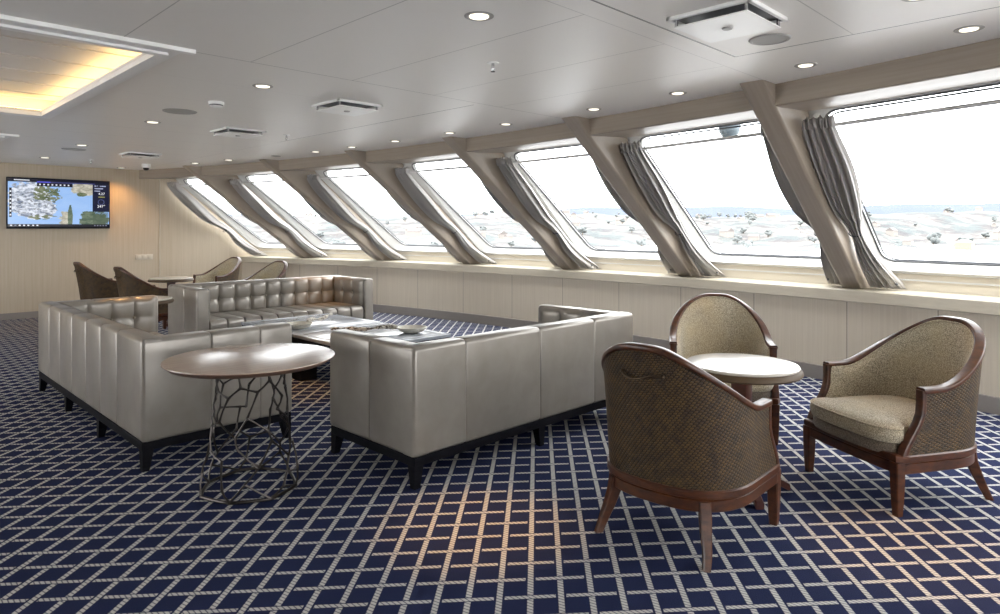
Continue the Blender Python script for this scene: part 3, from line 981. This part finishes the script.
# ------------------------------------------------------------------ big round table on a wire cage
def wire_table():
    t = thing('wire_table', 'large round walnut-topped table on an open wire cage base', 'table', (1.603, 3.508, 0))
    z = .702; r = .44
    bm = B(); lathe(bm, [(0, z-.018), (r-.02, z-.018), (r-.001, z-.004), (r-.002, z-.0005), (r-.006, z), (0, z)], 72)
    obj('table_top', bm, M['ovaltop'], t)
    bm = B(); lathe(bm, [(r-.06, z-.030), (r-.03, z-.028), (r-.003, z-.008), (r, z-.004), (r-.018, z-.0185), (r-.06, z-.019)], 72)
    obj('table_edge', bm, M['ovaledge'], t)
    # organic cage: irregular honeycomb drawn on a flaring cone
    rnd = random.Random(11)
    levels = [(.655, .18), (.58, .178), (.515, .182), (.42, .192), (.355, .20), (.26, .212), (.19, .225), (.085, .248), (.012, .252)]
    n = 8
    def node(lv, k):
        zz, rr = levels[lv]
        jz = 0 if lv in (0, 8) else ((k*37+lv*17) % 11-5)*.0065
        ja = ((k*53+lv*29) % 13-6)*.028 if lv not in (0,) else 0
        zz = zz+jz; rr = rr*(1+((k*31+lv*7) % 7-3)*.012)
        a = 2*PI*(k+(.5 if (lv//2) % 2 else 0))/n+ja
        return Vector((rr*math.cos(a), rr*math.sin(a), max(zz, .009)))
    bm = B()
    def strut(p, q, ra=.0063):
        m = (p+q)/2; d = Vector((m.x, m.y, 0)); m = m + d.normalized()*.006
        tube(bm, [p, p.lerp(m, .5), m, q.lerp(m, .5), q], ra, 7, rads=[ra*1.25, ra*.85, ra*.75, ra*.85, ra*1.25])
    jn = set()
    for lv in range(8):
        for k in range(n):
            p = node(lv, k)
            if lv % 2 == 0:
                strut(p, node(lv+1, k))
            else:
                # splits to two neighbours on the next, half-shifted ring
                sh = 1 if (lv//2) % 2 == 0 else 0
                strut(p, node(lv+1, (k-1+(0 if sh else 1)) % n)) if (k*7+lv) % 5 else None
                strut(p, node(lv+1, (k+(0 if sh else 1)) % n))
    tr = [Vector((.185*math.cos(2*PI*k/40), .185*math.sin(2*PI*k/40), .655)) for k in range(40)]
    tube(bm, tr, .008, 8, True)
    br = [node(8, k) for k in range(n)]
    br = []
    for k in range(n):
        p, q = node(8, k), node(8, (k+1) % n)
        for j in range(5): br.append(p.lerp(q, j/5)*(1+.025*math.sin(PI*j/5)))
    for p in br: p.z = .009
    tube(bm, br, .0085, 8, True)
    obj('wire_cage', bm, M['bronze'], t)
    bm = B()
    for k in range(4):
        a = PI/4+k*PI/2; tube(bm, [(.185*math.cos(a), .185*math.sin(a), .655), (.185*math.cos(a), .185*math.sin(a), z-.017)], .007, 8)
    tube(bm, [(.185, 0, z-.022), (-.185, 0, z-.022)], .004, 6); tube(bm, [(0, .185, z-.022), (0, -.185, z-.022)], .004, 6)
    obj('top_mount', bm, M['bronze'], t)
wire_table()

# ------------------------------------------------------------------ low square coffee tables and the ladles on them
def coffee(label, loc):
    t = thing('coffee_table', label, 'table', loc, 0, 'low square coffee tables')
    s = .525; z = .42
    bm = B(); box(bm, -s+.075, s-.075, -s+.075, s-.075, z-.03, z, .003); obj('top_panel', bm, M['coffeetop'], t)
    bm = B()
    for (a, b, c, d) in ((-s, s, -s, -s+.065), (-s, s, s-.065, s), (-s, -s+.065, -s+.067, s-.067), (s-.065, s, -s+.067, s-.067)):
        box(bm, a, b, c, d, z-.03, z, .003)
    obj('top_border', bm, M['coffeetop'], t)
    bm = B(); box(bm, -s+.006, s-.006, -s+.006, s-.006, z-.10, z-.028, .003); obj('apron', bm, M['blackwood'], t, False)
    for i in (-1, 1):
        for j in (-1, 1):
            bm = B(); box(bm, i*(s-.09)-.08, i*(s-.09)+.08, j*(s-.09)-.08, j*(s-.09)+.08, 0, z-.098, .004)
            obj('leg', bm, M['blackwood'], t, False)
    return t
c0 = coffee('low square coffee table in front of the back sofa', (3.53, 6.30, 0))
dup(c0, (3.53, 5.22, 0), 0, 'low square coffee table nearer the camera, behind the middle sofa')

def ladle(label, loc, rz, hl, mat, tilt, R=.13):
    t = thing('wooden_ladle', label, 'ladle', loc, rz, 'decorative wooden ladles')
    bm = B()
    prof = [(0, .0), (.06, .003), (.10, .018), (R-.004, .048), (R, .054), (R-.008, .055), (R-.016, .047), (.09, .024), (.05, .013), (0, .012)]
    rings = []
    for rr, zz in prof: rings.append([Vector((max(rr, .001)*math.cos(2*PI*k/32)*1.12, max(rr, .001)*math.sin(2*PI*k/32), zz)) for k in range(32)])
    skin_rings(bm, rings); obj('bowl', bm, M['ladle'], t)
    bm = B(); pts = []; rad = []
    for k in range(15):
        u = k/14; pts.append(Vector((R*1.02+hl*u, .012*math.sin(u*7), .052 + tilt*u + .010*math.sin(u*9)))); rad.append(.017+.006*math.sin(u*13)+.004*math.sin(u*29)-.004*u)
    tube(bm, pts, .018, 10, rads=rad); obj('handle', bm, mat, t)
ladle('pale wooden ladle with a knotty white handle on the farther coffee table', (3.20, 5.98, .42), math.radians(18), .36, M['bark2'], .03)
ladle('pale wooden ladle with a long dark barked handle on the nearer coffee table', (3.83, 5.00, .42), math.radians(136), .62, M['bark'], -.02)

# ------------------------------------------------------------------ television on the back wall
t = thing('television', 'wall-mounted flat screen showing a sea chart with snowy land', 'television', (2.56, YB-.03, 1.39))
bm = B(); box(bm, -.70, .70, -.03, .028, 0, .79, .006); obj('casing', bm, M['blackplastic'], t)
bm = B()
uv = bm.loops.layers.uv.verify()
vs = [bm.verts.new(p) for p in ((-.685, -.0315, .03), (.685, -.0315, .03), (.685, -.0315, .775), (-.685, -.0315, .775))]
f = bm.faces.new(vs)
for l, q in zip(f.loops, ((0, 0), (1, 0), (1, 1), (0, 1))): l[uv].uv = q
scr = obj('screen', bm, M['screen'], t, False)
def text3d(s, size, loc, parent, mat, name='screen_text'):
    cu = bpy.data.curves.new(name, 'FONT'); cu.body = s; cu.size = size; cu.align_x = 'CENTER'
    o = bpy.data.objects.new(name, cu)
    C.objects.link(o)
    dg = bpy.context.evaluated_depsgraph_get()
    me = bpy.data.meshes.new_from_object(o.evaluated_get(dg)); bpy.data.objects.remove(o)
    me.materials.clear(); me.materials.append(mat)
    o = bpy.data.objects.new(name, me); C.objects.link(o); o.parent = parent
    o.location = loc; o.rotation_euler = (PI/2, 0, 0); return o
text3d('347\u00b0', .062, (.568, -.0335, .345), scr, M['screentext'])
text3d('4.27', .055, (.575, -.0335, .555), scr, M['screentext'])

# wall sockets
t = thing('wall_switch_plate', 'small white double switch plate on the back wall beside the corner trim', 'switch', (3.80, YB, .90))
bm = B(); box(bm, -.14, .14, -.012, 0, -.045, .045, .004); obj('plate', bm, M['cream'], t)
for k in (-1, 0, 1):
    bm = B(); box(bm, k*.085-.03, k*.085+.03, -.017, -.01, -.03, .03, .003); obj('rocker', bm, M['cream'], t)

# ------------------------------------------------------------------ ceiling fittings
def spot(loc, aim, e, size=36, col=(1, .52, .17), blend=1.0):
    L = bpy.data.lights.new('downlight_beam', 'SPOT'); L.energy = e; L.spot_size = math.radians(size); L.spot_blend = blend
    L.color = col; L.shadow_soft_size = .035
    o = bpy.data.objects.new('downlight_beam', L); C.objects.link(o); o.location = loc
    o.rotation_euler = (Vector(aim)-Vector(loc)).to_track_quat('-Z', 'Y').to_euler()
    return o
def downlight(label, x, y, e=14, aim=None, r=.052, on=True, size=34):
    t = thing('downlight', label, 'downlight', (x, y, CEIL), 0, 'recessed ceiling downlights')
    bm = B(); lathe(bm, [(r-.004, .03), (r-.002, -.001), (r+.001, -.004), (r+.012, -.005), (r+.018, -.002), (r+.018, .0)], 28)
    bm.faces.ensure_lookup_table()
    obj('trim_ring', bm, M['greyplastic'], t)
    bm = B()
    lathe(bm, [(0, -.0062), (r-.008, -.0062), (r-.006, -.005), (r-.006, .0), (0, 0)], 28)
    obj('lamp_lens', bm, M['lamp'] if on else M['greyplastic'], t)
    if e:
        a = aim or (x, y, 0)
        s = spot((0, 0, -.02), (a[0]-x, a[1]-y, -CEIL), e*5.0, size); s.parent = t
    return t
RN = ['rightmost, largest', 'second from the right', 'third from the right', 'fourth from the right', 'fifth from the right', 'sixth from the right',
      'seventh from the right', 'eighth from the right', 'ninth from the right', 'tenth from the right']
ROW = [(4.015, .70), (4.20, 1.56), (4.404, 2.55), (4.50, 3.39), (4.55, 4.47), (4.557, 5.30), (4.545, 6.24), (4.505, 7.08), (4.444, 7.84), (4.33, 8.71)]
for i, (x, y) in enumerate(ROW): downlight('%s downlight in the row along the window beam' % RN[i], x, y, 18 if i == 7 else 6, aim=(4.55, 7.9) if i == 7 else None, r=.047, on=(i != 9))
downlight('downlight in the window row just left of the fifth pillar top', 4.08, 9.68, 9)
downlight('last downlight of the window row, by the far corner pillar', 3.92, 10.52, 9)
downlight('large bright downlight at the top centre of the picture', 2.144, 2.283, 40, size=28)
downlight('tilted adjustable downlight left of the middle square air vent', 2.13, 4.48, 26, aim=(3.04, 5.35))
downlight('bright downlight on the left ceiling, just below the flat speaker beside the smoke detector', 2.12, 6.73, 16)
downlight('small bright downlight beside the flat grey speaker disc at left', 2.11, 9.20, 16)
downlight('faint downlight at far left above the television', 2.116, 11.2, 12)
downlight('far downlight above the bare wall right of the television', 3.364, 12.2, 9, size=120)
downlight('downlight cut by the top edge of the picture at right, above the armchairs', 3.29, .75, 36, size=28)

def vent(label, x, y):
    t = thing('air_vent', label, 'air vent', (x, y, CEIL), 0, 'square ceiling air vents')
    s = .205
    bm = B()
    for (a, b, c, d) in ((-s, s, -s, -s+.02), (-s, s, s-.02, s), (-s, -s+.02, -s, s), (s-.02, s, -s, s)): box(bm, a, b, c, d, -.018, 0, .003)
    obj('frame', bm, M['whiteplastic'], t, False)
    bm = B(); box(bm, -s+.02, s-.02, -s+.02, s-.02, -.004, .0); obj('dark_slot', bm, M['darkslot'], t, False)
    bm = B(); q = s-.025; rings = [[Vector((a*w, b*w, z)) for a, b in ((-1, -1), (1, -1), (1, 1), (-1, 1))] for w, z in ((q, -.050), (q, -.045), (q-.03, -.036))]
    skin_rings(bm, rings); obj('deflector_plate', bm, M['whiteplastic'], t, False)
    for i in (-1, 1):
        for j in (-1, 1):
            bm = B(); lathe(bm, [(.008, -.045), (.008, 0)], 10, (i*(s-.035), j*(s-.035), 0)); obj('post', bm, M['chrome'], t)
    bm = B(); lathe(bm, [(0, -.056), (.022, -.056), (.026, -.050), (0, -.050)], 16); obj('hub', bm, M['greyplastic'], t)
vent('large square white air vent at the top right', 2.99, 1.47)
vent('square white air vent in the middle of the ceiling', 2.94, 4.69)
vent('square white air vent beyond the middle one, left of a sprinkler', 2.93, 6.72)
vent('smallest square air vent near the back wall', 2.92, 9.75)

def disc(label, x, y, r, mat):
    t = thing('ceiling_speaker', label, 'speaker', (x, y, CEIL), 0, 'round ceiling speakers')
    bm = B(); lathe(bm, [(r-.014, -.002), (r-.012, -.007), (r, -.006), (r+.006, 0)], 36); obj('rim', bm, M['greyplastic'], t)
    bm = B(); lathe(bm, [(0, -.004), (r-.012, -.004), (r-.012, 0), (0, 0)], 36); obj('grille', bm, mat, t)
disc('round ceiling speaker beside the large vent at top right', 3.49, 1.48, .10, M['greyplastic'])
disc('flat grey round speaker left of the smoke detector', 2.09, 5.95, .13, M['greyplastic'])
disc('flat grey round speaker farther back on the left ceiling', 2.15, 9.75, .13, M['greyplastic'])

def sprinkler(label, x, y):
    t = thing('sprinkler', label, 'sprinkler', (x, y, CEIL), 0, 'ceiling sprinklers')
    bm = B(); lathe(bm, [(.0, -.004), (.034, -.004), (.036, 0), (0, 0)], 20); obj('escutcheon', bm, M['whiteplastic'], t)
    bm = B(); lathe(bm, [(.009, -.03), (.009, -.004)], 12); tube(bm, [(-.010, 0, -.03), (-.012, 0, -.04), (0, 0, -.052)], .003, 6); tube(bm, [(.010, 0, -.03), (.012, 0, -.04), (0, 0, -.052)], .003, 6)
    box(bm, -.012, .012, -.004, .004, -.032, -.028)
    obj('stem', bm, M['chrome'], t)
    bm = B(); lathe(bm, [(0, -.055), (.014, -.055), (.014, -.052), (0, -.052)], 14); obj('deflector', bm, M['bronze'], t)
sprinkler('sprinkler head near the top centre, right of the bright downlight', 2.81, 2.87)
sprinkler('small sprinkler head right of the third square vent', 3.43, 6.66)
sprinkler('tiny sprinkler head near the back wall above the television', 2.66, 11.1)

t = thing('smoke_detector', 'white drum smoke detector on the ceiling left of the middle vent', 'smoke detector', (2.14, 5.31, CEIL))
bm = B(); lathe(bm, [(0, -.04), (.035, -.04), (.05, -.034), (.052, -.02), (.058, -.018), (.058, 0), (0, 0)], 28); obj('body', bm, M['whiteplastic'], t)
bm = B(); lathe(bm, [(.0505, -.032), (.0525, -.030), (.0525, -.024), (.0515, -.022)], 28); obj('vent_slot', bm, M['darkslot'], t)

t = thing('security_camera', 'small white dome camera under the ceiling left of the corner', 'camera', (3.45, 11.25, CEIL))
bm = B(); lathe(bm, [(0, -.06), (.05, -.06), (.062, -.05), (.062, 0), (0, 0)], 24); obj('housing', bm, M['whiteplastic'], t)
bm = B(); lathe(bm, [(0, -.10), (.02, -.098), (.038, -.084), (.044, -.06), (0, -.06)], 20); obj('dome', bm, M['blackplastic'], t)

# ------------------------------------------------------------------ outside
bm = B(); sweep_arc(bm, [(2.6, .22), (2.6, .30), (6.2, .26), (6.2, .18)], -4.6, YB+3); struct('unseen_shade_deck', bm, M['plinth'])  # unseen deck strip added to keep sea light off the beam underside
SEA = -13.0
bm = B(); quad(bm, -3000, 9000, -6000, 9000, SEA); struct('sea', bm, M['water'])
def ground(dist, az):
    """height above sea of the coast"""
    h = 30*sstep(470, 1050, dist) + 3.0*math.sin(az*23+dist*.01) + 4*math.sin(dist*.013+az*9)
    h += 2.2*math.sin(az*71)*math.sin(dist*.03)
    return max(h*sstep(450, 620, dist), -1) - (1.5 if dist < 455 else 0)
def shore(az): return 60*math.sin(az*5+1) + 35*math.sin(az*13)
bm = B()
def hill(u, v):
    az = math.radians(-20+115*u); d = 430+shore(az)+1150*v**1.2
    return Vector((d*math.cos(az), d*math.sin(az), SEA + ground(d-shore(az), az)))
grid(bm, 130, 40, hill); struct('coast_hills', bm, M['coast'], smooth=True)
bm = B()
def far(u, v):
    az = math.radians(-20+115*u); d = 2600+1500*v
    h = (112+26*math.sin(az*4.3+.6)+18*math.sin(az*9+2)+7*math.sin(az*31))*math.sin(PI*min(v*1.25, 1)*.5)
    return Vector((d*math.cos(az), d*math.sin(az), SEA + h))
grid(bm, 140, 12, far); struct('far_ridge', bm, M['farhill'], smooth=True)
rnd = random.Random(5)
def on_coast(azd, d):
    az = math.radians(azd); dd = d+shore(az)
    return Vector((dd*math.cos(az), dd*math.sin(az), SEA+ground(d, az)))
h0 = thing('house', 'pale hazy house among those scattered on the coast outside', 'house', on_coast(8, 560), .4, 'houses on the far shore')
bm = B(); box(bm, -7, 7, -4.5, 4.5, -3, 6); obj('walls', bm, M['housewall'], h0, False)
bm = B()
q = [bm.verts.new(p) for p in ((-7.4, -5.2, 5.6), (7.4, -5.2, 5.6), (7.4, 5.2, 5.6), (-7.4, 5.2, 5.6), (-7.4, 0, 9.6), (7.4, 0, 9.6))]
for fc in ((0, 1, 5, 4), (2, 3, 4, 5), (1, 2, 5), (3, 0, 4), (0, 3, 2, 1)): bm.faces.new([q[i] for i in fc])
obj('roof', bm, M['houseroof'], h0, False)
bm = B()
for i in range(4): box(bm, -5.6+i*3.1, -4.2+i*3.1, -4.55, -4.4, 1, 4)
obj('windows', bm, M['gasket'], h0, False)
PLACED = []
def free_spot(d0, d1, gap):
    while True:
        azd = rnd.uniform(2, 62); d = rnd.uniform(d0, d1); p = on_coast(azd, d)
        if all((p-q).length > gap for q in PLACED):
            PLACED.append(p); return p
PLACED += [on_coast(8, 560), on_coast(12, 540)]
for k in range(84):
    r = dup(h0, free_spot(560, 1250, 22), rnd.uniform(0, 3.1), h0['label']); s = rnd.uniform(.4, .8); r.scale = (s, s, s)
t0 = thing('tree', 'hazy dark tree standing on the coast outside the windows', 'tree', on_coast(12, 540), 0, 'trees on the far shore')
bm = B()
for k in range(14):
    a = rnd.uniform(0, 6.28); q = rnd.uniform(0, 3.6)
    sphere(bm, Vector((q*math.cos(a), q*math.sin(a), rnd.uniform(4, 10))), rnd.uniform(1.6, 2.8), 8, 6)
obj('crown', bm, M['treecrown'], t0)
bm = B(); lathe(bm, [(.6, -2), (.4, 5)], 8); obj('trunk', bm, M['treetrunk'], t0)
for k in range(120):
    r = dup(t0, free_spot(500, 1200, 20), rnd.uniform(0, 6), t0['label']); s = rnd.uniform(.3, .7); r.scale = (s*1.35, s*1.35, s)

bm = B(); box(bm, 455, 560, -60, 92, SEA-2, SEA+1.6); struct('quay', bm, M['quay'])
t = thing('harbour_shed', 'small yellow shed on the quay outside the nearest window', 'shed', (470, 84, SEA+1.6))
bm = B(); box(bm, -5, 5, -4, 4, 0, 4.5); obj('walls', bm, M['yellow'], t, False)
bm = B()
q = [bm.verts.new(p) for p in ((-5.3, -4.4, 4.4), (5.3, -4.4, 4.4), (5.3, 4.4, 4.4), (-5.3, 4.4, 4.4), (-5.3, 0, 6.2), (5.3, 0, 6.2))]
for fc in ((0, 1, 5, 4), (2, 3, 4, 5), (1, 2, 5), (3, 0, 4), (0, 3, 2, 1)): bm.faces.new([q[i] for i in fc])
obj('roof', bm, M['quay'], t, False)
# glass dome lamp under the eave outside the second window
def domeglass():
    m, nt, p = newmat('lamp_dome_glass', srgb(104, 118, 126), .15)
    tr = nt.nodes.new('ShaderNodeBsdfTransparent'); mx = nt.nodes.new('ShaderNodeMixShader'); mx.inputs[0].default_value = .7
    nt.links.new(p.outputs[0], mx.inputs[2]); nt.links.new(tr.outputs[0], mx.inputs[1]); nt.links.new(mx.outputs[0], nt.nodes['Material Output'].inputs[0])
    return m
t = thing('outside_lamp', 'pale glass dome lamp outside the second window from the right, level with its curtain rod', 'lamp', (5.80, 2.83, 2.44))
bm = B(); lathe(bm, [(.09, -.05), (.102, -.10), (.098, -.16), (.06, -.215), (0, -.232), (0, -.225), (.055, -.208), (.09, -.158), (.094, -.10), (.082, -.05)], 28); obj('glass_dome', bm, domeglass(), t)
bm = B(); lathe(bm, [(0, 0), (.06, 0), (.095, -.03), (.095, -.052), (0, -.052)], 28); obj('cap', bm, M['greyplastic'], t)
bm = B(); box(bm, -.25, .04, -.02, .02, -.005, .025); obj('bracket', bm, M['greyplastic'], t)

# ------------------------------------------------------------------ world, lamps, camera
w = bpy.data.worlds.new('overcast'); bpy.context.scene.world = w; w.use_nodes = True
nt = w.node_tree; bg = nt.nodes['Background']
g = nt.nodes.new('ShaderNodeTexCoord'); sx = nt.nodes.new('ShaderNodeSeparateXYZ'); nt.links.new(g.outputs['Generated'], sx.inputs[0])
rp = nt.nodes.new('ShaderNodeValToRGB'); nt.links.new(sx.outputs[2], rp.inputs[0])
rp.color_ramp.elements[0].position = 0; rp.color_ramp.elements[0].color = (.97, .985, 1, 1)
rp.color_ramp.elements[1].position = .6; rp.color_ramp.elements[1].color = (1, 1, 1, 1)
nt.links.new(rp.outputs[0], bg.inputs[0]); bg.inputs[1].default_value = 8.0

cam = bpy.data.cameras.new('camera'); co = bpy.data.objects.new('camera', cam); C.objects.link(co)
cam.sensor_fit = 'HORIZONTAL'; cam.sensor_width = 36; cam.lens = 24.01
cam.shift_y = -.079; cam.clip_end = 20000; cam.clip_start = .05
co.location = (0, 0, 1.4); co.rotation_euler = (PI/2, 0, -PI/4)
S = bpy.context.scene; S.camera = co
S.view_settings.view_transform = 'Standard'; S.view_settings.look = 'None'
S.view_settings.exposure = 0; S.view_settings.gamma = 1; S.view_settings.use_curve_mapping = False
S.cycles.use_denoising = True
S.cycles.max_bounces = 10; S.cycles.diffuse_bounces = 6; S.cycles.transparent_max_bounces = 12
S.cycles.sample_clamp_indirect = 8
